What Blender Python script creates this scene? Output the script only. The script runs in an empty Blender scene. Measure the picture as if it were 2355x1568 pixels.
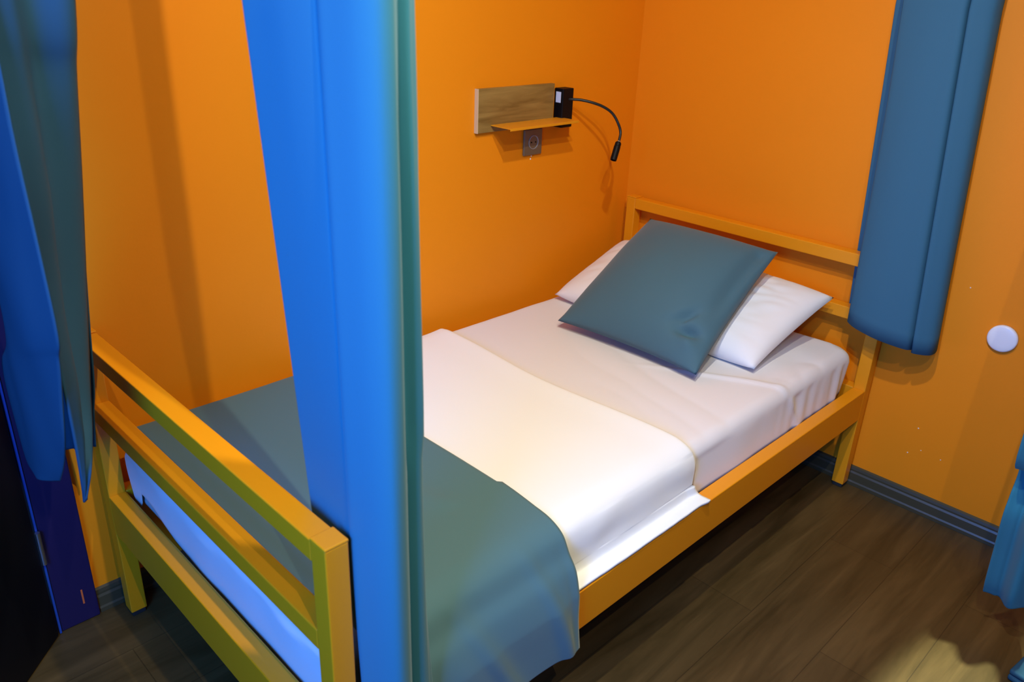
import bpy, bmesh, math, random
from mathutils import Vector, Matrix, noise

S = bpy.context.scene
COL = S.collection
random.seed(7)

# ------------------------------------------------------------------ camera
CAM = Vector((-2.4883, -1.8595, 1.5131))
YAW, PITCH, ROLL, FOC = 0.7769, -0.4180, 0.0407, 1855.26
d_ = Vector((math.cos(YAW) * math.cos(PITCH), math.sin(YAW) * math.cos(PITCH), math.sin(PITCH)))
r_ = d_.cross(Vector((0, 0, 1))).normalized()
u_ = r_.cross(d_)
cr, sr = math.cos(ROLL), math.sin(ROLL)
R_ = cr * r_ + sr * u_
U_ = -sr * r_ + cr * u_
cam_data = bpy.data.cameras.new('camera')
cam = bpy.data.objects.new('camera', cam_data)
COL.objects.link(cam)
m3 = Matrix((R_, U_, -d_)).transposed()
cam.matrix_world = Matrix.Translation(CAM) @ m3.to_4x4()
cam_data.sensor_width = 36.0
cam_data.lens = 36.0 * FOC / 2355.0
cam_data.clip_start = 0.02
cam_data.dof.use_dof = True
cam_data.dof.focus_distance = 2.1
cam_data.dof.aperture_fstop = 5.6
S.camera = cam

# ------------------------------------------------------------------ view, world
S.view_settings.view_transform = 'Standard'
S.view_settings.look = 'None'
S.view_settings.gamma = 1.0
S.view_settings.use_curve_mapping = False
S.view_settings.exposure = 0.0
w = bpy.data.worlds.new('world')
S.world = w
w.use_nodes = True
w.node_tree.nodes['Background'].inputs[0].default_value = (0.02, 0.05, 0.12, 1)
w.node_tree.nodes['Background'].inputs[1].default_value = 0.3


def area(name, loc, target, size, power, color, shape='DISK', size_y=None, spread=None):
    l = bpy.data.lights.new(name, 'AREA')
    l.shape = shape
    l.size = size
    if size_y:
        l.size_y = size_y
    l.energy = power
    l.color = color
    if spread:
        l.spread = spread
    o = bpy.data.objects.new(name, l)
    COL.objects.link(o)
    o.location = loc
    o.rotation_euler = (Vector(target) - Vector(loc)).to_track_quat('-Z', 'Y').to_euler()
    return o


ZC = 2.55                                     # ceiling
LAMP_X = (-1.60, -1.30, ZC - 0.06)
LAMP_A = (-1.975, -1.80, ZC - 0.06)
LAMP_B = (-2.33, -2.30, ZC - 0.06)
LAMP_C = (-0.68, -1.72, ZC - 0.06)  # added lamp position, for the lit patch of floor
area('ceiling_light_over_bed', LAMP_X, (-1.05, -0.85, 0.4), 0.05, 16, (1.0, 0.97, 0.82), spread=math.radians(150))
area('ceiling_light_middle', LAMP_A, (-1.75, -0.2, 0.9), 0.02, 21, (1.0, 0.95, 0.74))
area('ceiling_light_second', LAMP_B, (-1.9, -1.0, 0.6), 0.02, 11, (1.0, 0.94, 0.70))
sp = bpy.data.lights.new('floor_patch_spot', 'SPOT')  # added spot, its cone shaped to draw the lit floor patch
sp.energy = 800
sp.color = (0.85, 1.0, 0.78)
sp.spot_size = math.radians(44)
sp.spot_blend = 0.12
sp.shadow_soft_size = 0.03
spo = bpy.data.objects.new('floor_patch_spot', sp)
COL.objects.link(spo)
spo.location = LAMP_C
spo.rotation_euler = (Vector((-0.80, -2.44, 0)) - Vector(LAMP_C)).to_track_quat('-Z', 'Y').to_euler()
area('window_daylight', (-3.22, -1.55, 1.35), (-2.0, -0.9, 0.75), 0.7, 74, (0.05, 0.26, 1.0), 'RECTANGLE', 1.0)


# ------------------------------------------------------------------ helpers
def props(o, label=None, cat=None, group=None, kind=None):
    if label: o['label'] = label
    if cat: o['category'] = cat
    if group: o['group'] = group
    if kind: o['kind'] = kind
    return o


def link(name, me, mat, parent=None, smooth=False):
    o = bpy.data.objects.new(name, me)
    COL.objects.link(o)
    if mat: me.materials.append(mat)
    if parent:
        o.parent = parent
        o.matrix_parent_inverse = Matrix.Translation(-parent.location)
    if smooth:
        for p in me.polygons: p.use_smooth = True
    return o


def from_bm(name, bm, mat, parent=None, smooth=False):
    me = bpy.data.meshes.new(name)
    bmesh.ops.recalc_face_normals(bm, faces=bm.faces)
    bm.to_mesh(me)
    bm.free()
    return link(name, me, mat, parent, smooth)


def add_box(bm, lo, hi, bev=0.0, seg=2):
    b2 = bmesh.new()
    bmesh.ops.create_cube(b2, size=1)
    for v in b2.verts:
        v.co = Vector([(lo[i] + hi[i]) / 2 + v.co[i] * (hi[i] - lo[i]) for i in range(3)])
    if bev > 0:
        bmesh.ops.bevel(b2, geom=list(b2.edges), offset=bev, segments=seg, affect='EDGES', profile=0.5)
    t = bpy.data.meshes.new('tmp')
    b2.to_mesh(t)
    b2.free()
    bm.from_mesh(t)
    bpy.data.meshes.remove(t)


def box(name, lo, hi, mat, parent=None, bev=0.0, seg=2):
    bm = bmesh.new()
    add_box(bm, lo, hi, bev, seg)
    return from_bm(name, bm, mat, parent)


def empty(name, loc):
    o = bpy.data.objects.new(name, None)
    o.empty_display_size = 0.05
    o.location = loc
    COL.objects.link(o)
    return o


def grid_mesh(rows, closed=False):
    """rows: list of lists of points -> mesh"""
    nv, nu = len(rows), len(rows[0])
    verts = [tuple(p) for r in rows for p in r]
    faces = []
    for j in range(nv - 1):
        for i in range(nu - 1 + (1 if closed else 0)):
            i2 = (i + 1) % nu
            faces.append((j * nu + i, j * nu + i2, (j + 1) * nu + i2, (j + 1) * nu + i))
    return verts, faces


def join_grids(name, grids, mat, parent=None, thick=0.0, offset=0.0, smooth=True):
    V, F = [], []
    for rows in grids:
        v, f = grid_mesh(rows)
        k = len(V)
        V += v
        F += [tuple(i + k for i in q) for q in f]
    me = bpy.data.meshes.new(name)
    me.from_pydata(V, [], F)
    me.update()
    o = link(name, me, mat, parent, smooth)
    if thick:
        md = o.modifiers.new('thickness', 'SOLIDIFY')
        md.thickness = thick
        md.offset = offset
    return o


def catmull(pts, n):
    pts = [Vector(p) for p in pts]
    P = [pts[0] * 2 - pts[1]] + pts + [pts[-1] * 2 - pts[-2]]
    out = []
    segs = len(pts) - 1
    for k in range(n + 1):
        t = k / n * segs
        i = min(int(t), segs - 1)
        t -= i
        a, b, c, d = P[i], P[i + 1], P[i + 2], P[i + 3]
        out.append(0.5 * ((2 * b) + (c - a) * t + (2 * a - 5 * b + 4 * c - d) * t * t + (3 * b - a - 3 * c + d) * t ** 3))
    return out


def tube(bm, pts, rad, seg=14, cap=True):
    rings = []
    n = len(pts)
    up = Vector((0.3, 0.2, 1)).normalized()
    for i, p in enumerate(pts):
        t = (pts[min(i + 1, n - 1)] - pts[max(i - 1, 0)]).normalized()
        a = t.cross(up).normalized()
        b = a.cross(t)
        r = rad[i] if isinstance(rad, (list, tuple)) else rad
        rings.append([bm.verts.new(p + a * (r * math.cos(2 * math.pi * k / seg)) + b * (r * math.sin(2 * math.pi * k / seg))) for k in range(seg)])
    for i in range(n - 1):
        for k in range(seg):
            bm.faces.new((rings[i][k], rings[i][(k + 1) % seg], rings[i + 1][(k + 1) % seg], rings[i + 1][k]))
    if cap:
        bm.faces.new(rings[0])
        bm.faces.new(rings[-1])


def lathe(bm, center, axis, prof, seg=40):
    """prof: list of (radius, along)"""
    axis = Vector(axis).normalized()
    a = axis.orthogonal().normalized()
    b = axis.cross(a)
    c = Vector(center)
    rings = []
    for r, h in prof:
        if r < 1e-6:
            rings.append([bm.verts.new(c + axis * h)])
        else:
            rings.append([bm.verts.new(c + axis * h + a * (r * math.cos(2 * math.pi * k / seg)) + b * (r * math.sin(2 * math.pi * k / seg))) for k in range(seg)])
    for i in range(len(rings) - 1):
        A, B = rings[i], rings[i + 1]
        for k in range(seg):
            k2 = (k + 1) % seg
            if len(A) == 1 and len(B) > 1: bm.faces.new((A[0], B[k], B[k2]))
            elif len(B) == 1 and len(A) > 1: bm.faces.new((A[k], A[k2], B[0]))
            elif len(A) > 1: bm.faces.new((A[k], A[k2], B[k2], B[k]))


def nz(x, y, z=0.0, s=1.0):
    return noise.noise(Vector((x * s, y * s, z * s)))


def sstep(a, b, x):
    t = max(0.0, min(1.0, (x - a) / (b - a)))
    return t * t * (3 - 2 * t)


def lerp(a, b, t):
    return a + (b - a) * t


# ------------------------------------------------------------------ materials
def mat(name, color, rough=0.6, spec=0.5, bump=None, vary=None, sheen=0.0, metallic=0.0, coat=0.0):
    """bump: (scale, strength, distance); vary: (scale, amount)"""
    m = bpy.data.materials.new(name)
    m.use_nodes = True
    nt = m.node_tree
    b = nt.nodes['Principled BSDF']
    b.inputs['Base Color'].default_value = (*color, 1)
    b.inputs['Roughness'].default_value = rough
    b.inputs['Specular IOR Level'].default_value = spec
    b.inputs['Metallic'].default_value = metallic
    b.inputs['Sheen Weight'].default_value = sheen
    b.inputs['Coat Weight'].default_value = coat
    tc = nt.nodes.new('ShaderNodeTexCoord')
    if vary:
        n = nt.nodes.new('ShaderNodeTexNoise')
        n.inputs['Scale'].default_value = vary[0]
        n.inputs['Detail'].default_value = 4
        nt.links.new(tc.outputs['Object'], n.inputs['Vector'])
        mx = nt.nodes.new('ShaderNodeMix')
        mx.data_type = 'RGBA'
        mx.inputs[6].default_value = (*[c * (1 - vary[1]) for c in color], 1)
        mx.inputs[7].default_value = (*[min(1, c * (1 + vary[1])) for c in color], 1)
        nt.links.new(n.outputs['Fac'], mx.inputs[0])
        nt.links.new(mx.outputs[2], b.inputs['Base Color'])
    if bump:
        n = nt.nodes.new('ShaderNodeTexNoise')
        n.inputs['Scale'].default_value = bump[0]
        n.inputs['Detail'].default_value = 5
        nt.links.new(tc.outputs['Object'], n.inputs['Vector'])
        bp = nt.nodes.new('ShaderNodeBump')
        bp.inputs['Strength'].default_value = bump[1]
        bp.inputs['Distance'].default_value = bump[2]
        nt.links.new(n.outputs['Fac'], bp.inputs['Height'])
        nt.links.new(bp.outputs['Normal'], b.inputs['Normal'])
    return m


def wood(name, dark, light, scale, rough=0.45, axis='X', planks=None, spec=0.5):
    m = bpy.data.materials.new(name)
    m.use_nodes = True
    nt = m.node_tree
    N, L = nt.nodes.new, nt.links.new
    b = nt.nodes['Principled BSDF']
    b.inputs['Roughness'].default_value = rough
    b.inputs['Specular IOR Level'].default_value = spec
    tc = N('ShaderNodeTexCoord')
    mp = N('ShaderNodeMapping')
    mp.inputs['Scale'].default_value = scale
    L(tc.outputs['Object'], mp.inputs['Vector'])
    n1 = N('ShaderNodeTexNoise')
    n1.inputs['Scale'].default_value = 1.0
    n1.inputs['Detail'].default_value = 7
    n1.inputs['Roughness'].default_value = 0.62
    n1.inputs['Distortion'].default_value = 0.6
    L(mp.outputs['Vector'], n1.inputs['Vector'])
    cr_ = N('ShaderNodeValToRGB')
    cr_.color_ramp.elements[0].position = 0.32
    cr_.color_ramp.elements[0].color = (*dark, 1)
    cr_.color_ramp.elements[1].position = 0.70
    cr_.color_ramp.elements[1].color = (*light, 1)
    L(n1.outputs['Fac'], cr_.inputs['Fac'])
    out = cr_.outputs['Color']
    if planks:
        br = N('ShaderNodeTexBrick')
        br.offset = 0.37
        br.inputs['Scale'].default_value = 1.0
        br.inputs['Brick Width'].default_value = planks[0]
        br.inputs['Row Height'].default_value = planks[1]
        br.inputs['Mortar Size'].default_value = 0.0011
        br.inputs['Mortar Smooth'].default_value = 0.0
        br.inputs['Color1'].default_value = (0.90, 0.90, 0.90, 1)
        br.inputs['Color2'].default_value = (1.06, 1.06, 1.06, 1)
        br.inputs['Mortar'].default_value = (0.55, 0.55, 0.55, 1)
        mp2 = N('ShaderNodeMapping')
        mp2.inputs['Location'].default_value = planks[2]
        L(tc.outputs['Object'], mp2.inputs['Vector'])
        L(mp2.outputs['Vector'], br.inputs['Vector'])
        mx = N('ShaderNodeMix')
        mx.data_type = 'RGBA'
        mx.blend_type = 'MULTIPLY'
        mx.inputs[0].default_value = 1.0
        L(out, mx.inputs[6])
        L(br.outputs['Color'], mx.inputs[7])
        out = mx.outputs[2]
        bp = N('ShaderNodeBump')
        bp.inputs['Strength'].default_value = 0.35
        bp.inputs['Distance'].default_value = 0.002
        L(n1.outputs['Fac'], bp.inputs['Height'])
        L(bp.outputs['Normal'], b.inputs['Normal'])
    L(out, b.inputs['Base Color'])
    return m


M_wall = mat('orange_wall_paint', (0.82, 0.240, 0.002), 0.55, 0.3, bump=(140, 0.12, 0.002), vary=(1.6, 0.05))
M_ceil = mat('ceiling_paint', (0.45, 0.42, 0.36), 0.8, 0.2)
M_plain = mat('plain_wall_paint', (0.20, 0.14, 0.09), 0.8, 0.2)
M_floor = wood('dark_laminate', (0.040, 0.024, 0.005), (0.108, 0.064, 0.019), (1.6, 15, 15), 0.42, planks=(1.25, 0.192, (0.35, 0.0, 0)))
M_base = mat('grey_skirting', (0.048, 0.042, 0.020), 0.35, 0.6, bump=(60, 0.1, 0.001))
M_frame = mat('amber_metal_paint', (0.78, 0.275, 0.002), 0.42, 0.5, bump=(220, 0.06, 0.0008))
M_rubber = mat('black_rubber', (0.01, 0.012, 0.012), 0.7)
M_sheet = mat('white_cotton', (0.74, 0.70, 0.68), 0.85, 0.2, bump=(900, 0.08, 0.0004), sheen=0.2)
M_band = mat('white_quilt_cotton', (0.82, 0.81, 0.76), 0.85, 0.2, bump=(700, 0.08, 0.0004), sheen=0.2)
M_pillow = mat('white_pillowcase', (0.80, 0.77, 0.74), 0.8, 0.25, bump=(800, 0.08, 0.0004), sheen=0.2)
M_teal = mat('teal_blanket_fabric', (0.068, 0.150, 0.165), 0.75, 0.25, bump=(1100, 0.15, 0.0004), sheen=0.15)
M_cush = mat('slate_cushion_fabric', (0.055, 0.125, 0.160), 0.75, 0.25, bump=(1100, 0.15, 0.0004), sheen=0.15)
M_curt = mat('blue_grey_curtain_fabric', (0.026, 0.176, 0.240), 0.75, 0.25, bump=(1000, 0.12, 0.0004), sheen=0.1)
M_mattress = mat('mattress_ticking', (0.5, 0.5, 0.5), 0.9)
M_oak = wood('oak_veneer', (0.17, 0.090, 0.016), (0.34, 0.205, 0.050), (3.5, 3.5, 34), 0.5)
M_oakedge = mat('pale_oak_edge_band', (0.62, 0.45, 0.24), 0.5)
M_shelf = mat('amber_shelf_metal', (0.72, 0.27, 0.006), 0.4, 0.5)
M_black = mat('black_plastic', (0.002, 0.002, 0.003), 0.5, 0.2)
M_gray = mat('black_flex_hose', (0.006, 0.008, 0.009), 0.4, 0.5, bump=(300, 0.2, 0.001))
M_label = mat('pale_label', (0.62, 0.68, 0.85), 0.5)
M_socket = mat('beige_grey_socket_plastic', (0.17, 0.12, 0.065), 0.35, 0.5)
M_socketin = mat('pale_socket_insert', (0.34, 0.33, 0.30), 0.2, 0.6)
M_white = mat('white_plastic', (0.80, 0.80, 0.84), 0.35, 0.5)
M_navy = mat('navy_door_paint', (0.010, 0.006, 0.045), 0.45, 0.4)
M_dark = mat('black_door_paint', (0.0015, 0.0015, 0.003), 0.5, 0.3)
M_steel = mat('steel', (0.5, 0.5, 0.5), 0.35, 0.5, metallic=1.0)
M_fleck = mat('white_plaster_and_glint', (0.8, 0.75, 0.7), 0.8)  # plaster in the wall chips, painted glints under the socket
M_chip = mat('orange_paint_chip', (0.6, 0.12, 0.02), 0.7)
M_curtdark = mat('shaded_curtain_and_dark_cloth', (0.016, 0.062, 0.105), 0.75, 0.2, bump=(1000, 0.12, 0.0004))  # left curtain's shade put into its colour; also the dark floor cloth
M_bluelit = mat('blue_lit_edge', (0.01, 0.06, 0.30), 0.25, 0.6)  # blue window light on the navy casing edge, put into the colour
M_slate = mat('slate_blue_curtain_fabric', (0.036, 0.125, 0.195), 0.75, 0.25, bump=(1000, 0.12, 0.0004))
M_seam = mat('dark_seam_thread', (0.006, 0.012, 0.03), 0.9)

# ------------------------------------------------------------------ room shell
XW, YS = -3.3, -3.8           # far ends of the room behind the camera
props(box('floor', (XW - .1, YS - .1, -0.1), (0.1, 0.1, 0.0), M_floor), kind='structure')
props(box('ceiling', (XW - .1, YS - .1, ZC), (0.1, 0.1, ZC + 0.1), M_ceil), kind='structure')
wr = props(box('wall_right', (0.0, YS - .1, 0.0), (0.1, 0.1, ZC), M_wall), kind='structure')
# back wall with the doorway at the left
DX0, DX1, DZ = -3.05, -2.17, 2.05
bm = bmesh.new()
add_box(bm, (DX1, 0.0, 0.0), (0.0, 0.1, ZC))
add_box(bm, (DX0, 0.0, DZ), (DX1, 0.1, ZC))
add_box(bm, (XW, 0.0, 0.0), (DX0, 0.1, ZC))
props(from_bm('wall_back', bm, M_wall), kind='structure')
props(box('wall_front', (XW, YS - .1, 0.0), (0.0, YS, ZC), M_plain), kind='structure')
# left wall with a window behind the camera
bm = bmesh.new()
wy0, wy1, wz0, wz1 = -2.05, -1.05, 0.75, 2.05
add_box(bm, (XW - .1, YS, 0), (XW, wy0, ZC))
add_box(bm, (XW - .1, wy1, 0), (XW, 0.0, ZC))
add_box(bm, (XW - .1, wy0, 0), (XW, wy1, wz0))
add_box(bm, (XW - .1, wy0, wz1), (XW, wy1, ZC))
props(from_bm('wall_left', bm, M_plain), kind='structure')
# doorway backing (dark corridor)
props(box('wall_corridor', (DX0 - .2, 0.75, 0.0), (DX1 + .2, 0.8, ZC), M_dark), kind='structure')


def skirting(name, p0, p1, inward):
    """profiled skirting from p0 to p1 (floor points), inward = room-side normal"""
    prof = [(0.0, 0.0), (0.016, 0.0), (0.016, 0.012), (0.013, 0.017), (0.012, 0.044), (0.0085, 0.050), (0.0085, 0.056), (0.006, 0.064), (0.0, 0.068)]
    p0, p1, nrm = Vector(p0), Vector(p1), Vector(inward)
    bm = bmesh.new()
    rings = []
    for p in (p0, p1):
        rings.append([bm.verts.new(p + nrm * (a + 0.0004) + Vector((0, 0, h + .0004))) for a, h in prof])
    n = len(prof)
    for k in range(n):
        bm.faces.new((rings[0][k], rings[0][(k + 1) % n], rings[1][(k + 1) % n], rings[1][k]))
    bm.faces.new(rings[0])
    bm.faces.new(rings[1])
    return props(from_bm(name, bm, M_base), kind='structure')


skirting('baseboard_right', (0, -0.017, 0), (0, YS, 0), (-1, 0, 0))
skirting('baseboard_back', (-2.072, 0, 0), (0, 0, 0), (0, -1, 0))

# door casing and the open dark door at the left edge
tr = props(box('trim_1', (-2.168, -0.022, 0.001), (-2.075, 0.0, DZ + .09), M_navy, None, 0.003), kind='structure')
from_ = box('paint_chip', (-2.1085, -0.0226, 0.055), (-2.1045, -0.0218, 0.098), M_chip, tr)
from_['label'] = 'bare orange scratch in the dark paint'
es = box('lit_edge_strip', (-2.1735, -0.0265, 0.001), (-2.1675, -0.0005, DZ + .09), M_bluelit, tr, 0.0015)  # thin strip standing in for the window-lit casing edge
es['label'] = 'casing edge with blue window light put in its colour'
door = empty('door_1', (-2.1765, -0.034, 0.0))
props(door, kind='structure')
bm = bmesh.new()
add_box(bm, (-0.82, 0.0, 0.006), (0.0, 0.04, DZ - .01), 0.003)
leaf = from_bm('door_leaf', bm, M_dark)
leaf.parent = door
bm = bmesh.new()
for dz in (0.25,):
    tube(bm, [Vector((0.004, -0.004, 0.22)), Vector((0.004, -0.004, 0.31))], 0.006, 12)
hg = from_bm('hinge', bm, M_steel)
hg.parent = door
door.rotation_euler = (0, 0, math.radians(46))

# ------------------------------------------------------------------ bed
GX, GY, W, T, L = 0.0211, 0.0487, 1.0047, 0.039, 2.0
HH, HF, ZT, ZB = 0.794, 0.781, 0.368, 0.262
LZ, HZ = 0.614, 0.622
xh0, xh1 = -GX - T, -GX
xf0, xf1 = -GX - L, -GX - L + T
yb0, yb1 = -GY - T, -GY
yf0, yf1 = -GY - W, -GY - W + T
BV = 0.0022
bed = empty('single_bed', ((xf0 + xh1) / 2, (yf0 + yb1) / 2, 0))
props(bed, 'amber painted metal single bed frame with two bar headboard and footboard', 'bed')


def post(x0, x1, y0, y1, top):
    p = box('post', (x0, y0, 0.014), (x1, y1, top), M_frame, bed, BV)
    c = box('foot_cap', (x0 + .003, y0 + .003, 0.0), (x1 - .003, y1 - .003, 0.0142), M_rubber, p, 0.002)
    c['label'] = 'black rubber foot'
    bmk = bmesh.new()
    add_box(bmk, (x0 - .0006, y0 - .0006, top - .0006), (x1 + .0006, y1 + .0006, top + 0.0045), 0.002)
    from_bm('end_cap', bmk, M_frame, p)


post(xh0, xh1, yb0, yb1, HH)
post(xh0, xh1, yf0, yf1, HH)
post(xf0, xf1, yb0, yb1, HF)
post(xf0, xf1, yf0, yf1, HF)
e = 0.0003
box('head_rail', (xh0, yf1 + e, HH - T), (xh1, yb0 - e, HH), M_frame, bed, BV)
box('head_rail', (xh0, yf1 + e, HZ - T), (xh1, yb0 - e, HZ), M_frame, bed, BV)
box('foot_rail', (xf0, yf1 + e, HF - T), (xf1, yb0 - e, HF), M_frame, bed, BV)
box('foot_rail', (xf0, yf1 + e, LZ - T), (xf1, yb0 - e, LZ), M_frame, bed, BV)
box('side_rail', (xf1 + e, yf0, ZB), (xh0 - e, yf1, ZT), M_frame, bed, BV)
box('side_rail', (xf1 + e, yb0, ZB), (xh0 - e, yb1, ZT), M_frame, bed, BV)
box('end_rail', (xf0, yf1 + e, ZB), (xf1, yb0 - e, ZT), M_frame, bed, BV)
box('end_rail', (xh0, yf1 + e, ZB), (xh1, yb0 - e, ZT), M_frame, bed, BV)
for i in range(9):
    x = xf1 + 0.12 + i * (xh0 - xf1 - 0.24) / 8
    box('cross_slat', (x - .03, yf1 + e, ZT - 0.052), (x + .03, yb0 - e, ZT - 0.030), M_frame, bed, BV)

# ------------------------------------------------------------------ mattress and fitted sheet
MZ0, MZ1 = ZT - 0.029, 0.498
mx0, mx1 = -1.974, -0.063
my0, my1 = -0.999, -0.064


def rrect_loop(x0, x1, y0, y1, r, n=10, m=60):
    """points around a rounded rectangle, starting at front-left corner going +x along the front"""
    out = []
    def arc(cx, cy, a0):
        for k in range(n + 1):
            a = a0 + k / n * math.pi / 2
            out.append((cx + r * math.cos(a), cy + r * math.sin(a), math.cos(a), math.sin(a)))
    def line(ax, ay, bx, by, nx, ny, mm):
        for k in range(1, mm):
            t = k / mm
            out.append((lerp(ax, bx, t), lerp(ay, by, t), nx, ny))
    arc(x0 + r, y0 + r, math.pi)
    line(x0 + r, y0, x1 - r, y0, 0, -1, m)
    arc(x1 - r, y0 + r, 1.5 * math.pi)
    line(x1, y0 + r, x1, y1 - r, 1, 0, m // 2)
    arc(x1 - r, y1 - r, 0)
    line(x1 - r, y1, x0 + r, y1, 0, 1, m)
    arc(x0 + r, y1 - r, math.pi / 2)
    line(x0, y1 - r, x0, y0 + r, -1, 0, m // 2)
    return out


mat_o = box('mattress', (mx0 + .012, my0 + .012, MZ0), (mx1 - .012, my1 - .012, MZ1 - .012), M_mattress, None, 0.02, 4)
props(mat_o, 'white covered mattress lying inside the amber bed frame', 'mattress')

# fitted sheet: top surface grid blending to skirts
def sheet_top_z(x, y):
    z = MZ1 + 0.004 * nz(x, y, 3.1, 2.2)
    # fine pulled creases running diagonally towards the front
    k = sstep(-1.1, -0.6, x)
    c = nz(x * 2.2 + y * 3.2, x * 7.5 - y * 3.0, 1.7)
    z += 0.008 * k * (abs(c) ** 0.7) * (0.4 + 0.6 * sstep(-0.35, -0.85, y))
    # a seam like crease across the front edge near the head
    dd = (x + 0.50) + (y + 0.985) * 0.55
    z += 0.007 * math.exp(-(dd / 0.012) ** 2) * sstep(-0.55, -0.9, y)
    return z


rows = []
NS = 96
loopN = None
def sheet_ring(inset, z_fn, push=0.0):
    lp = rrect_loop(mx0 + inset, mx1 - inset, my0 + inset, my1 - inset, min(max(0.055 - inset * .3, 0.02), 0.4675 - inset), 10, 180)
    return [(Vector((x + nx * push, y + ny * push, 0)), nx, ny) for x, y, nx, ny in lp]
RR = 0.034
ring_rows = []
# skirt from bottom to shoulder
def skirt_bottom(p, nx, ny):
    z = ZT - 0.012
    if nx < -0.9:       # foot end: the hem rides up in a notch towards the wall
        z = 0.350 + 0.045 * sstep(-0.40, -0.20, p.y) * (1 - sstep(-0.165, -0.150, p.y))
    return z
for k in range(9):
    t = k / 8
    row = []
    for p, nx, ny in sheet_ring(0.0, None):
        zb = skirt_bottom(p, nx, ny)
        z = lerp(zb, MZ1 - RR, t)
        s = p.x * 0.9 + p.y * 0.6
        pl = 0.0
        if ny < -0.5:
            hd = sstep(-0.75, -0.15, p.x)
            pl = 0.010 * hd * nz(p.x * 22 - z * 4, 2.0, z * 3) * (0.35 + 0.65 * (1 - abs(t - .55)))
            pl += 0.003 * nz(p.x * 6, z * 5, 8.0)
            dd = p.x + 0.50 - (MZ1 - z) * 0.55
            pl += 0.006 * math.exp(-(dd / 0.010) ** 2)
            pl += 0.009 * (1 - t) - 0.020 * (1 - t) * sstep(-0.22, -0.07, p.x)
        elif nx < -0.5:
            pl = 0.004 * nz(p.y * 9, z * 8, 5.0) - 0.003 * (1 - t)
        elif nx > 0.5:
            pl = -0.02 * (1 - t)
        q = p + Vector((nx, ny, 0)) * pl
        row.append(Vector((q.x, q.y, z)))
    ring_rows.append(row)
for k in range(1, 8):
    a = k / 8 * math.pi / 2
    ins = RR * (1 - math.cos(a))
    row = []
    for p, nx, ny in sheet_ring(ins, None):
        zt = sheet_top_z(p.x, p.y)
        if nx > 0.5 : zt -= 0.004
        row.append(Vector((p.x, p.y, lerp(MZ1 - RR, zt, math.sin(a)))))
    ring_rows.append(row)
# concentric rings to the centre line
for k in range(0, 47):
    ins = RR + k / 46 * (0.46749 - RR)
    row = []
    for p, nx, ny in sheet_ring(ins, None):
        row.append(Vector((p.x, p.y, sheet_top_z(p.x, p.y))))
    ring_rows.append(row)
# the loop closes: repeat first point
for r in ring_rows: r.append(r[0].copy())
sheet = join_grids('fitted_sheet', [ring_rows], M_sheet, None, 0.002, 1.0)
props(sheet, 'thin white fitted sheet stretched over the whole mattress with creased front corner', 'bed sheet')
bm = bmesh.new(); bm.from_mesh(sheet.data)
bmesh.ops.remove_doubles(bm, verts=bm.verts, dist=2e-4)
bmesh.ops.recalc_face_normals(bm, faces=bm.faces)
bm.to_mesh(sheet.data); bm.free()
for p in sheet.data.polygons: p.use_smooth = True


# drapes across the bed: profile (y,z) path swept along x
def drape(name, x_edges, path, mat_, th, parent=None, n_x=80, n_p=110, wob=None, label=None, cat=None):
    """x_edges(s) -> (x0,x1) as function of path fraction; path: list of (y,z)"""
    pts = catmull([(0, y, z) for y, z in path], n_p)
    # resample evenly
    L_ = [0]
    for a, b in zip(pts, pts[1:]): L_.append(L_[-1] + (b - a).length)
    rows = []
    for i, p in enumerate(pts):
        s = L_[i] / L_[-1]
        x0, x1 = x_edges(s, p)
        t = (pts[min(i + 1, n_p)] - pts[max(i - 1, 0)]).normalized()
        nrm = Vector((0, -t.z, t.y))
        if nrm.z < 0 and abs(nrm.z) > 0.3: nrm = -nrm
        row = []
        for k in range(n_x + 1):
            x = lerp(x0, x1, k / n_x)
            q = Vector((x, p.y, p.z))
            if wob: q = wob(q, s, k / n_x, nrm)
            row.append(q)
        rows.append(row)
    o = join_grids(name, [rows], mat_, parent, th, 0.0)
    if label: props(o, label, cat)
    return o


ZS = MZ1 + 0.009          # top of the white band, just above the sheet
path_band = [(-0.066, ZS - .004), (-0.12, ZS + .002), (-0.3, ZS + .003), (-0.55, ZS + .003), (-0.8, ZS + .003), (-0.92, ZS + .002), (-0.965, ZS - 0.003),
             (-0.996, ZS - 0.018), (-1.008, ZS - 0.045), (-1.0105, ZS - 0.09), (-1.012, 0.392), (-1.016, 0.3775), (-1.026, 0.3735), (-1.040, 0.3735), (-1.054, 0.374)]


def band_edges(s, p):
    x1 = -0.972 - 0.030 * math.exp(-((p.y + 0.52) / 0.26) ** 2)
    if p.z < 0.40: x1 += 0.012 * sstep(.40, .374, p.z)
    return (-1.53, x1)


def band_wob(q, s, k, nrm):
    if q.z > ZS - 0.02:
        q.z += 0.0025 * nz(q.x * 4, q.y * 3, 2.0)
        q.z += 0.0055 * math.exp(-((1 - k) / 0.09) ** 2)      # padded fold
        q.z -= 0.0085 * sstep(0.985, 1.0, k)
    elif q.z > 0.40:
        q.y += 0.004 * nz(q.x * 9, q.z * 14, 4.0)
    else:
        q.z += 0.002 * (nz(q.x * 30, 1, 1) * .5 + .5)
        q.y -= 0.006 * sstep(0.93, 1.0, k) + 0.004 * nz(q.x * 6, 2.2, 0)
    return q


drape('flat_sheet', band_edges, path_band, M_band, 0.007, None, 90, 150, band_wob,
      'white top sheet folded in a smooth band across the middle of the bed', 'top sheet')

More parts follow.
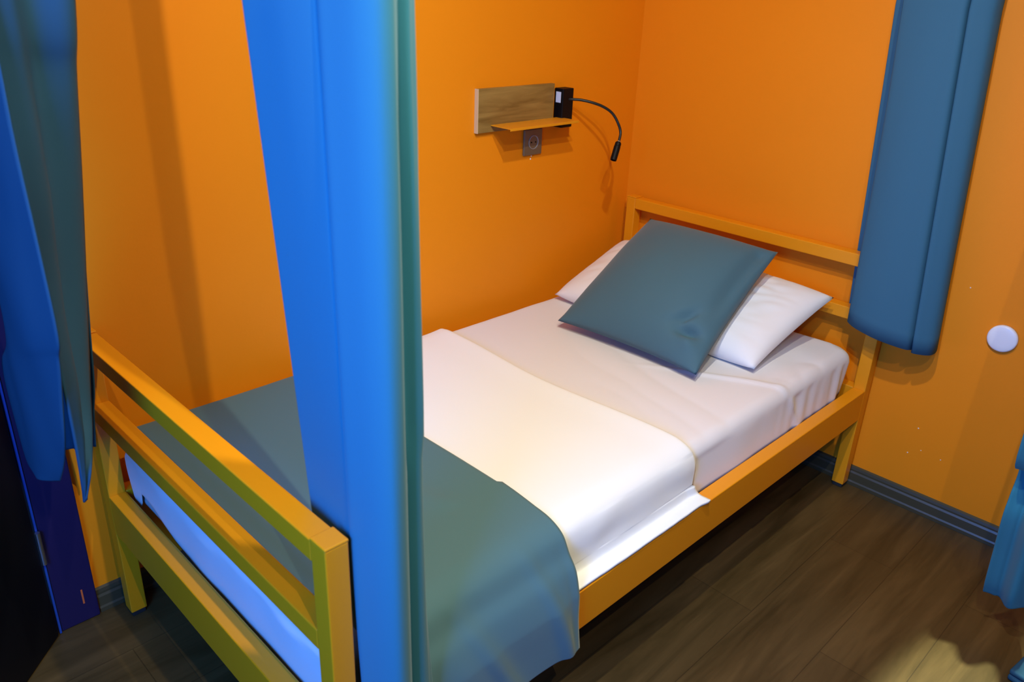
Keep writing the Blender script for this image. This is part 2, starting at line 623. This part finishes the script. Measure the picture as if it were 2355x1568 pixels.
ZK = ZS + 0.013
path_cov = [(-0.064, ZK - .016), (-0.10, ZK - .002), (-0.3, ZK), (-0.55, ZK), (-0.8, ZK), (-0.915, ZK - .002), (-0.968, ZK - 0.006),
            (-1.003, ZK - 0.024), (-1.024, ZK - 0.06), (-1.045, 0.43), (-1.0605, 0.385), (-1.064, 0.36), (-1.066, 0.31), (-1.068, 0.27), (-1.069, 0.247)]


def cov_edges(s, p):
    x1 = -1.441 - 0.012 * sstep(-0.8, -1.0, p.y) - 0.004 * sstep(.45, .3, p.z)
    return (-1.972, x1)


def cov_wob(q, s, k, nrm):
    if s < 0.62 and q.z > ZK - 0.012:
        q.z += 0.003 * nz(q.x * 3.5, q.y * 3.5, 6.0) + .0015
        q.z += 0.004 * math.exp(-((q.x + 1.62 + (q.y + .7) * .35) / .03) ** 2) * sstep(-0.5, -0.7, q.y)
        q.z -= 0.010 * sstep(0.975, 1.0, k)
    else:
        f = sstep(0.66, 1.0, s)
        q.y -= f * 0.012 * (nz(q.x * 11 + q.z * 5, 3.0, q.z * 2) + 0.35)
        q.y -= 0.010 * f * math.exp(-((q.x + 1.50 - (0.30 - q.z) * .3) / 0.018) ** 2)
        q.y -= 0.008 * f * math.exp(-((q.x + 1.66 - (0.30 - q.z) * .5) / 0.020) ** 2)
        q.y += 0.003 * f * math.exp(-((q.x + 1.475) / 0.012) ** 2)
        q.y = min(q.y, -1.0615) if q.z < 0.37 else q.y
        q.z += 0.006 * f * nz(q.x * 5, 1.0, 2.0)
    return q


drape('bed_runner', cov_edges, path_cov, M_teal, 0.005, None, 90, 150, cov_wob,
      'plain teal grey blanket spread over the foot of the bed and hanging down the side', 'blanket')


# ------------------------------------------------------------------ pillows
def pillow(name, corners, H, mat_, up, pinch=0.035, sag=None, n=56, label=None, cat=None, crease=None, p=2.6, qx=0.55, flat=0.55):
    """corners BL,BR,TR,TL"""
    BL, BR, TR, TL = [Vector(c) for c in corners]
    up = Vector(up).normalized()
    V, F, idx = [], [], {}
    def key(s, i, j):
        if i in (0, n) or j in (0, n): s = 0
        return (s, i, j)
    for s in (1, -1):
        for j in range(n + 1):
            for i in range(n + 1):
                k = key(s, i, j)
                if k in idx: continue
                u, v = i / n * 2 - 1, j / n * 2 - 1
                # edges curve inwards between corners
                uu = u * (1 - pinch * (1 - v * v))
                vv = v * (1 - pinch * (1 - u * u))
                a, b = (uu + 1) / 2, (vv + 1) / 2
                P = BL.lerp(BR, a).lerp(TL.lerp(TR, a), b)
                h = H * (max(0, 1 - abs(u) ** p) ** qx) * (max(0, 1 - abs(v) ** p) ** qx)
                if s < 0: h *= flat
                P = P + up * h * s
                if sag: P = sag(P, u, v, s)
                if crease and s > 0: P = P + up * crease(u, v)
                idx[k] = len(V)
                V.append(tuple(P))
    for s in (1, -1):
        for j in range(n):
            for i in range(n):
                q = [idx[key(s, i, j)], idx[key(s, i + 1, j)], idx[key(s, i + 1, j + 1)], idx[key(s, i, j + 1)]]
                if s < 0: q.reverse()
                F.append(q)
    me = bpy.data.meshes.new(name)
    me.from_pydata(V, [], F)
    me.update()
    o = link(name, me, mat_, None, True)
    props(o, label, cat)
    return o


def cr_white(u, v):
    edge = (1 - u ** 4) * (1 - v ** 4)
    return 0.008 * edge * (nz(u * 3 + v, v * 2.2, 4.0)) + 0.011 * edge * abs(nz(u * 6 - v * 2.5, v * 3 + u, 9.0))


pillow('pillow', ((-0.500, -0.105, 0.522), (-0.500, -0.885, 0.522), (-0.105, -0.912, 0.655), (-0.105, -0.085, 0.640)),
       0.078, M_pillow, (-0.36, 0, 1), 0.022, None, 60,
       'plump white pillow leaning on the headboard behind the dark cushion', 'pillow', cr_white, p=3.2, qx=0.5, flat=0.85)


def cr_cush(u, v):
    edge = (1 - u ** 6) * (1 - v ** 6)
    z = 0.004 * edge * nz(u * 2.2, v * 2.2, 1.3)
    # pinched fold at the front right corner
    z -= 0.040 * math.exp(-((u - 0.74) / 0.13) ** 2 - ((v + 0.66 - (u - .7) * .3) / 0.06) ** 2) * edge
    z -= 0.016 * math.exp(-((u - 0.87) / 0.07) ** 2) * sstep(-0.5, 0.1, v) * (1 - sstep(0.75, 0.95, v))
    z -= 0.010 * math.exp(-((u - 0.55 - (v + .6) * .9) / 0.05) ** 2 - ((v + 0.55) / 0.14) ** 2)
    z -= 0.014 * math.exp(-((u - 0.66 - (v + .5) * .5) / 0.05) ** 2 - ((v + 0.52) / 0.16) ** 2) * edge
    z += 0.016 * math.exp(-((u - 0.80) / 0.10) ** 2 - ((v + 0.78) / 0.07) ** 2) * edge
    return z


pillow('cushion', ((-0.686, -0.289, 0.531), (-0.679, -0.806, 0.531), (-0.215, -0.757, 0.785), (-0.217, -0.274, 0.785)),
       0.112, M_cush, (-0.48, 0, 0.88), 0.038, None, 64,
       'square slate blue cushion propped on the white pillow', 'cushion', cr_cush, p=2.2, qx=0.62, flat=0.25)

# ------------------------------------------------------------------ curtains
def curtain(name, profile_fn, z_fn, nu, nv, mat_, label, th=0.0035, extra=None, parent=None):
    rows = []
    for j in range(nv + 1):
        t = j / nv
        row = []
        prof = None
        for i in range(nu + 1):
            uu = i / nu
            z = z_fn(uu, t)
            P = profile_fn(uu, z)
            row.append(Vector((P[0], P[1], z)))
        rows.append(row)
    grids = [rows] + (extra or [])
    o = join_grids(name, grids, mat_, parent, th, 0.0)
    props(o, label, 'curtain')
    return o


class Prof:
    """plan profile interpolated between heights"""
    def __init__(self, keys, n=240):
        self.k = sorted(keys, key=lambda a: a[0])
        self.c = [(z, catmull([(x, y, 0) for x, y in p], n)) for z, p in self.k]
        self.n = n
    def __call__(self, u, z):
        def ev(c):
            f = u * self.n
            i = min(int(f), self.n - 1)
            return c[i].lerp(c[i + 1], f - i)
        if z <= self.c[0][0]: return ev(self.c[0][1])
        if z >= self.c[-1][0]: return ev(self.c[-1][1])
        for (za, ca), (zb, cb) in zip(self.c, self.c[1:]):
            if za <= z <= zb:
                t = (z - za) / (zb - za)
                return ev(ca).lerp(ev(cb), t)


CT = ZC - 0.035
# 1: blue curtain gathered at the near corner of the foot
hi = [(-1.992, -0.905), (-1.989, -0.935), (-1.985, -0.985), (-1.977, -1.030), (-1.972, -1.0375), (-1.9765, -1.045), (-1.974, -1.062), (-1.966, -1.098), (-1.953, -1.118), (-1.935, -1.118), (-1.921, -1.106),
      (-1.912, -1.092), (-1.9085, -1.078), (-1.904, -1.086), (-1.893, -1.094), (-1.8815, -1.088), (-1.874, -1.074), (-1.868, -1.050), (-1.866, -1.005), (-1.852, -0.960)]
md = [(-1.958, -0.912), (-1.959, -0.945), (-1.962, -0.985), (-1.967, -1.030), (-1.967, -1.0375), (-1.972, -1.045), (-1.970, -1.062), (-1.962, -1.098), (-1.950, -1.118), (-1.932, -1.116), (-1.917, -1.104),
      (-1.909, -1.090), (-1.9045, -1.076), (-1.898, -1.084), (-1.886, -1.090), (-1.874, -1.084), (-1.867, -1.072), (-1.861, -1.055), (-1.858, -1.010), (-1.850, -0.965)]
lo = [(-1.9610, -1.006), (-1.963, -1.014), (-1.967, -1.024), (-1.969, -1.060), (-1.965, -1.066), (-1.972, -1.070), (-1.969, -1.082), (-1.960, -1.105), (-1.947, -1.122), (-1.930, -1.120), (-1.915, -1.108),
      (-1.907, -1.096), (-1.9015, -1.088), (-1.894, -1.094), (-1.882, -1.098), (-1.868, -1.096), (-1.858, -1.096), (-1.846, -1.098), (-1.832, -1.102), (-1.818, -1.104)]
pf = Prof([(0.20, lo), (0.60, [tuple(a * .25 + b * .75 for a, b in zip(p, q)) for p, q in zip(lo, md)]), (0.80, md), (1.5, hi)], 300)
blue_bottom = lambda u: lerp(0.60, 0.30, sstep(0.20, 0.235, u))
def blue_pf(u, z):
    P = pf(u, z)
    if u > 0.42 and z > 0.9:
        a = nz(u * 12, z * 3.0, 3.0) * 0.006 * sstep(0.42, 0.55, u)
        P = Vector((P.x + a * .3, P.y - a, 0))
    return P
curtain('curtain', blue_pf, lambda u, t: lerp(blue_bottom(u), CT, t), 300, 60, M_curt,
        'bright blue gathered curtain hanging in front of the bed at the near foot corner')

# 2: head curtain gathered over the near corner of the headboard
XR = -0.085
hi = [(-0.010, -0.872), (-0.0095, -0.90), (-0.010, -0.93), (-0.013, -0.97), (-0.016, -1.00), (-0.030, -0.995), (-0.058, -0.958), (-0.078, -0.925), (-0.094, -0.915), (-0.106, -0.935), (-0.113, -0.98), (-0.115, -1.02), (-0.112, -1.06), (-0.105, -1.086), (-0.070, -1.0915),
      (-0.099, -1.096), (-0.093, -1.120), (-0.080, -1.142), (-0.062, -1.150), (-0.040, -1.152), (-0.022, -1.148)]
lo = [(-0.010, -0.930), (-0.0095, -0.95), (-0.010, -0.965), (-0.013, -0.985), (-0.0165, -1.00), (-0.0170, -1.03), (-0.018, -1.06), (-0.030, -1.075), (-0.070, -1.06), (-0.100, -0.975), (-0.122, -0.990), (-0.134, -1.04), (-0.134, -1.09), (-0.122, -1.160), (-0.080, -1.1705),
      (-0.111, -1.174), (-0.103, -1.196), (-0.088, -1.215), (-0.068, -1.222), (-0.045, -1.220), (-0.022, -1.212)]
pr2 = Prof([(0.55, lo), (1.5, hi)], 300)
def rc_bottom(u):
    return 0.605 - 0.045 * math.sin(max(0.0, min(1.0, (u - 0.42) / 0.58)) * math.pi / 1.35)
# split in two grids: inner layer behind the rails, outer layer in front
def rc_rows(u0, u1, zb, nu=160, nv=40):
    rows = []
    for j in range(nv + 1):
        t = j / nv
        row = []
        for i in range(nu + 1):
            u = lerp(u0, u1, i / nu)
            z = lerp(zb(u), CT, t)
            P = pr2(u, z)
            row.append(Vector((P.x, P.y, z)))
        rows.append(row)
    return rows
rc = join_grids('curtain', [rc_rows(0.44, 1.0, rc_bottom, 220), rc_rows(0.0, 0.19, lambda u: 0.57, 60)], M_slate, None, 0.0035, 0.0)
props(rc, 'slate blue gathered curtain hanging over the near headboard corner against the orange wall', 'curtain')

# 3: curtain darkened for shade at the far corner of the foot, beside the door
def ray(px, py, axis, val):
    D = d_ + R_ * ((px - 1177.5) / FOC) + U_ * ((784 - py) / FOC)
    s = (val - CAM[axis]) / D[axis]
    return CAM + D * s
HX = -2.18
hem_px = [(0, 180), (60, 450), (100, 680), (150, 900), (178, 1040), (190, 1110), (195, 1155)]
rgt_px = [(172, 180, -2.06), (185, 420, -2.062), (195, 650, -2.075), (204, 880, -2.105), (210, 1010, -2.14), (209, 1080, -2.162), (199, 1148, -2.178)]
hem = [ray(a, b, 0, HX) for a, b in hem_px]
rgt = [ray(a, b, 0, x) for a, b, x in rgt_px]
hem = [Vector((HX + .006, -0.585, CT)), Vector((HX, -0.578, hem[0].z + .2))] + hem
rgt = [Vector((-2.06, -0.80, CT)), Vector((-2.06, -0.565, 1.56))] + rgt
hc, rcv = catmull(hem, 90), catmull(rgt, 90)
rows1 = []
for j, (a, b) in enumerate(zip(hc, rcv)):
    row = [a + Vector((0.004, 0.022 * min(1, (90 - j) / 25 + .25), 0.0)), a + Vector((0.0015, 0.012, 0)), a + Vector((-0.0005, 0.003, 0))]
    nrm = (b - a).cross(Vector((0, 0, 1)))
    nrm = nrm.normalized() if nrm.length > 1e-5 else Vector((0, 0, 0))
    for i in range(41):
        t = i / 40
        q = a.lerp(b, t)
        q += nrm * (0.016 * math.sin(t * math.pi) * math.sin(t * 7 + .6) * min(1, (b - a).length / 0.1))
        q += nrm * 0.004 * nz(q.y * 14, q.z * 9, 3.0) * math.sin(t * math.pi)
        row.append(q)
    tail = b + Vector((0.012, 0.03, 0)) * min(1, (b - a).length / .1)
    row.append(tail)
    rows1.append(row)
# the fold behind, turned towards the room
l2 = [(0, 690), (8, 830), (22, 910), (45, 1000), (66, 1064), (84, 1088)]
rows2 = []
lpts = [Vector((-2.20, -0.285, CT)), Vector((-2.20, -0.31, 1.5))] + [ray(a, b, 0, -2.205) for a, b in l2]
r2 = [Vector((-2.185, -0.60, CT)), Vector((-2.185, -0.60, 1.5)), ray(120, 700, 0, -2.19), ray(135, 830, 0, -2.19), ray(142, 915, 0, -2.19), ray(150, 1010, 0, -2.19), ray(146, 1075, 0, -2.19), ray(141, 1104, 0, -2.19)]
lc, rc2 = catmull(lpts, 70), catmull(r2, 70)
for a, b in zip(lc, rc2):
    row = []
    for i in range(31):
        t = i / 30
        q = a.lerp(b, t)
        q.x -= 0.014 * math.sin(t * math.pi) + 0.004 * nz(q.y * 12, q.z * 5, 7.7)
        row.append(q)
    rows2.append(row)
# the inner fold in shade
lpts = [Vector((-2.075, -0.30, CT)), Vector((-2.075, -0.30, 1.5)), ray(130, 800, 0, -2.075), ray(145, 950, 0, -2.075), ray(150, 1034, 0, -2.075)]
rpts = [Vector((-2.055, -0.45, CT)), Vector((-2.055, -0.45, 1.5)), ray(207, 800, 0, -2.055), ray(213, 950, 0, -2.055), ray(217, 1028, 0, -2.055)]
lc, rc3 = catmull(lpts, 50), catmull(rpts, 50)
rows3 = [[a.lerp(b, i / 16) + Vector((0.006 * math.sin(i / 16 * 9), 0, 0)) for i in range(17)] for a, b in zip(lc, rc3)]
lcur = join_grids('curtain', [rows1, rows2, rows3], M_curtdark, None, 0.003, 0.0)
props(lcur, 'teal curtain, darkened for shade, hanging beside the black door, tapering to a pointed hem', 'curtain')

# 4: curtain of the neighbouring bunk at the lower right edge
px4 = [(2400, 900), (2355, 1080), (2330, 1150), (2312, 1200), (2290, 1280), (2272, 1345), (2266, 1372)]
ed = [Vector((-0.50, -1.60, CT))] + [ray(a, b, 1, -1.588) for a, b in px4]
ec = catmull(ed, 60)
rows4 = []
for p in ec:
    row = []
    for i in range(49):
        t = i / 48
        q = p + Vector((0.03 * math.sin(t * math.pi) - 0.02 * t + 0.025 * math.sin(t * 11), -0.13 * t, -0.004 * math.sin(t * 9)))
        if t < .1: q += Vector((0.02 * (.1 - t) / .1, 0.012 * (.1 - t) / .1, 0))
        row.append(q)
    rows4.append(row)
c4 = join_grids('curtain', [rows4], M_curt, None, 0.0035, 0.0)
props(c4, 'blue curtain hem of the neighbouring bunk at the lower right edge above the floor', 'curtain')

# curtain tracks on the ceiling (above the frame of the photograph)
def track(lo, hi, label):
    o = box('curtain_track', lo, hi, M_white, None, 0.003)
    props(o, label, 'curtain track', 'curtain tracks on the ceiling')
track((-2.22, -1.14, CT + .001), (-1.84, -0.25, ZC - .0005), 'white ceiling track above the foot of the bed')
track((-0.14, -1.18, CT + .001), (-0.006, -0.80, ZC - .0005), 'white ceiling track above the headboard corner')
track((-0.66, -1.92, CT + .001), (-0.48, -1.58, ZC - .0005), 'white ceiling track of the neighbouring bunk')

# ------------------------------------------------------------------ wall shelf
sh = empty('wall_shelf', (-0.63, 0.0, 1.09))
props(sh, 'small oak panel wall shelf with thin amber ledge above the bed', 'shelf')
box('back_panel', (-0.797, -0.015, 1.088), (-0.462, -0.0004, 1.2185), M_oak, sh, 0.001)
ep = box('edge_band', (-0.7995, -0.0152, 1.0878), (-0.7968, -0.0004, 1.2187), M_oakedge, sh)
ep['label'] = 'pale left edge strip'
bm = bmesh.new()
add_box(bm, (-0.745, -0.102, 1.1070), (-0.433, -0.0152, 1.1100), 0.0008)
add_box(bm, (-0.745, -0.104, 1.1025), (-0.433, -0.1015, 1.1100), 0.0008)
from_bm('ledge', bm, M_shelf, sh)

# ------------------------------------------------------------------ reading lamp
lp = empty('reading_lamp', (-0.432, 0.0, 1.09))
props(lp, 'black flexible arm reading lamp fixed to the wall beside the shelf', 'lamp')
# body sits on the wall just right of the panel and rises through the ledge's rear corner
box('lamp_body', (-0.4465, -0.040, 1.078), (-0.3940, -0.0004, 1.203), M_black, lp, 0.003, 3)
lb = box('label_plate', (-0.4478, -0.031, 1.158), (-0.4463, -0.010, 1.192), M_label, lp)
lb['label'] = 'pale sticker'
arm = [(-0.420, -0.034, 1.169), (-0.407, -0.042, 1.168), (-0.384, -0.062, 1.167), (-0.356, -0.090, 1.160), (-0.326, -0.115, 1.147), (-0.302, -0.135, 1.127), (-0.290, -0.152, 1.098), (-0.286, -0.164, 1.067), (-0.303, -0.172, 1.034)]
ac = catmull(arm, 70)
bm = bmesh.new()
tube(bm, ac, 0.0046, 14)
from_bm('flexible_arm', bm, M_gray, lp, True)
h0, h1 = Vector((-0.303, -0.172, 1.036)), Vector((-0.334, -0.181, 0.983))
ax = (h1 - h0)
hl = ax.length
bm = bmesh.new()
lathe(bm, h0, ax, [(0, -0.002), (0.0085, -0.002), (0.0105, 0.002), (0.0105, 0.012), (0.0112, 0.014), (0.0112, hl - .006), (0.0104, hl), (0.0085, hl), (0.008, hl - .004), (0, hl - .004)], 28)
hd = from_bm('lamp_head', bm, M_black, lp, False)
bm = bmesh.new()
lathe(bm, h0, ax, [(0, -0.006), (0.006, -0.006), (0.0065, -0.002), (0, -0.002)], 20)
from_bm('collar', bm, M_steel, hd)

# ------------------------------------------------------------------ wall socket
so = empty('wall_socket', (-0.545, 0.0, 1.04))
props(so, 'square beige grey power socket on the wall under the shelf', 'socket')
SX, SZ = -0.544, 1.037
bm = bmesh.new()
add_box(bm, (SX - .042, -0.0095, SZ - .042), (SX + .042, -0.0004, SZ + .042), 0.0035, 3)
from_bm('cover_plate', bm, M_socket, so)
bm = bmesh.new()
lathe(bm, (SX, -0.0095, SZ), (0, -1, 0), [(0.0225, -0.001), (0.0225, 0.0022), (0.0205, 0.0022), (0.0198, 0.0), (0.0195, -0.0004), (0, -0.0004)], 40)
from_bm('insert', bm, M_socketin, so, False)
for dx in (-0.0095, 0.0095):
    bm = bmesh.new()
    lathe(bm, (SX + dx, -0.0099, SZ), (0, -1, 0), [(0.0026, -0.001), (0.0026, 0.0009), (0, 0.0009)], 16)
    from_bm('pin_hole', bm, M_black, so)
for (dx, dz, r) in ((0.002, -0.047, 0.0022), (-0.001, -0.056, 0.003)):  # pale bumps standing in for small glints below the socket
    bm = bmesh.new()
    lathe(bm, (SX + dx, 0.0, SZ + dz), (0, -1, 0), [(r, 0.0002), (r * .7, 0.0012), (0, 0.0016)], 12)
    from_bm('glint_fleck', bm, M_fleck, so)

# ------------------------------------------------------------------ round white stop on the headboard wall
rd = empty('wall_stop', (0.0, -1.3665, 0.6425))
props(rd, 'round white plastic door stop on the orange wall right of the curtain', 'door stop')
bm = bmesh.new()
lathe(bm, (-0.0003, -1.3665, 0.6425), (-1, 0, 0), [(0, 0), (0.0395, 0.0), (0.0395, 0.006), (0.0385, 0.010), (0.0365, 0.0118), (0.033, 0.0130), (0.022, 0.0140), (0.01, 0.0144), (0, 0.0145)], 56)
from_bm('disc', bm, M_white, rd, True)

# small chips in the wall paint
for (y, z, r) in ((-1.217, .282, .0022), (-1.205, .188, .0020), (-1.241, .212, .0016), (-1.302, .206, .0016), (-1.25, .761, .0018)):
    bm = bmesh.new()
    lathe(bm, (0, y, z), (-1, 0, 0), [(r, 0.0001), (r * .6, 0.0008), (0, 0.001)], 10)
    from_bm('paint_fleck', bm, M_fleck, wr)

# ------------------------------------------------------------------ neighbouring bunk's blanket corner (lower right)
bm = bmesh.new()
for k in range(2):
    add_box(bm, (0.0, -0.20, 0.0012 + 0.016 * k), (0.30, 0.0, 0.0165 + 0.016 * k), 0.006, 3)
for v in bm.verts:
    v.co.z += 0.0025 * (nz(v.co.x * 9, v.co.y * 9, 2.0) + .6) * (1 if v.co.z > .01 else 0)
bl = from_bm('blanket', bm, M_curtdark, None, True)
cb = ray(2318, 1549, 2, 0.018)
bl.location = (cb.x, cb.y, 0.0)
bl.rotation_euler = (0, 0, math.radians(-8))
props(bl, 'folded dark teal cloth lying on the floor at the lower right edge', 'blanket')

# ------------------------------------------------------------------ ceiling lamps and window of the room
M_glow = bpy.data.materials.new('lamp_diffuser_glow')
M_glow.use_nodes = True
b = M_glow.node_tree.nodes['Principled BSDF']
b.inputs['Base Color'].default_value = (0.9, 0.9, 0.85, 1)
b.inputs['Emission Color'].default_value = (1.0, 0.9, 0.7, 1)
b.inputs['Emission Strength'].default_value = 1.5
for loc, lab in ((LAMP_X, 'round ceiling lamp above the edge of the bed'), (LAMP_A, 'round ceiling lamp beyond the foot of the bed'), (LAMP_B, 'round ceiling lamp nearest the window wall'), (LAMP_C, 'round downlight added to light the floor patch')):
    t_ = empty('ceiling_lamp', (loc[0], loc[1], ZC - 0.04))
    props(t_, lab, 'lamp', 'ceiling lamps')
    bm = bmesh.new()
    lathe(bm, (loc[0], loc[1], ZC - .0004), (0, 0, -1), [(0, 0), (0.085, 0), (0.085, 0.03), (0.075, 0.034), (0.072, 0.030), (0, 0.030)], 40)
    from_bm('housing', bm, M_white, t_)
    bm = bmesh.new()
    lathe(bm, (loc[0], loc[1], ZC - .0304), (0, 0, -1), [(0, 0), (0.071, 0), (0.071, 0.002), (0, 0.003)], 40)
    from_bm('diffuser', bm, M_glow, t_)
win = empty('window_1', (XW, (wy0 + wy1) / 2, wz0))
props(win, kind='structure')
bm = bmesh.new()
f = 0.05
add_box(bm, (XW - .07, wy0, wz0), (XW - .02, wy0 + f, wz1))
add_box(bm, (XW - .07, wy1 - f, wz0), (XW - .02, wy1, wz1))
add_box(bm, (XW - .07, wy0 + f, wz0), (XW - .02, wy1 - f, wz0 + f))
add_box(bm, (XW - .07, wy0 + f, wz1 - f), (XW - .02, wy1 - f, wz1))
from_bm('window_frame', bm, M_white, win)
M_sky = bpy.data.materials.new('dusk_window_glass')
M_sky.use_nodes = True
b = M_sky.node_tree.nodes['Principled BSDF']
b.inputs['Base Color'].default_value = (0.02, 0.04, 0.08, 1)
b.inputs['Roughness'].default_value = 0.1
b.inputs['Emission Color'].default_value = (0.05, 0.3, 1.0, 1)
b.inputs['Emission Strength'].default_value = 1.0
box('pane', (XW - .05, wy0 + f, wz0 + f), (XW - .044, wy1 - f, wz1 - f), M_sky, win)
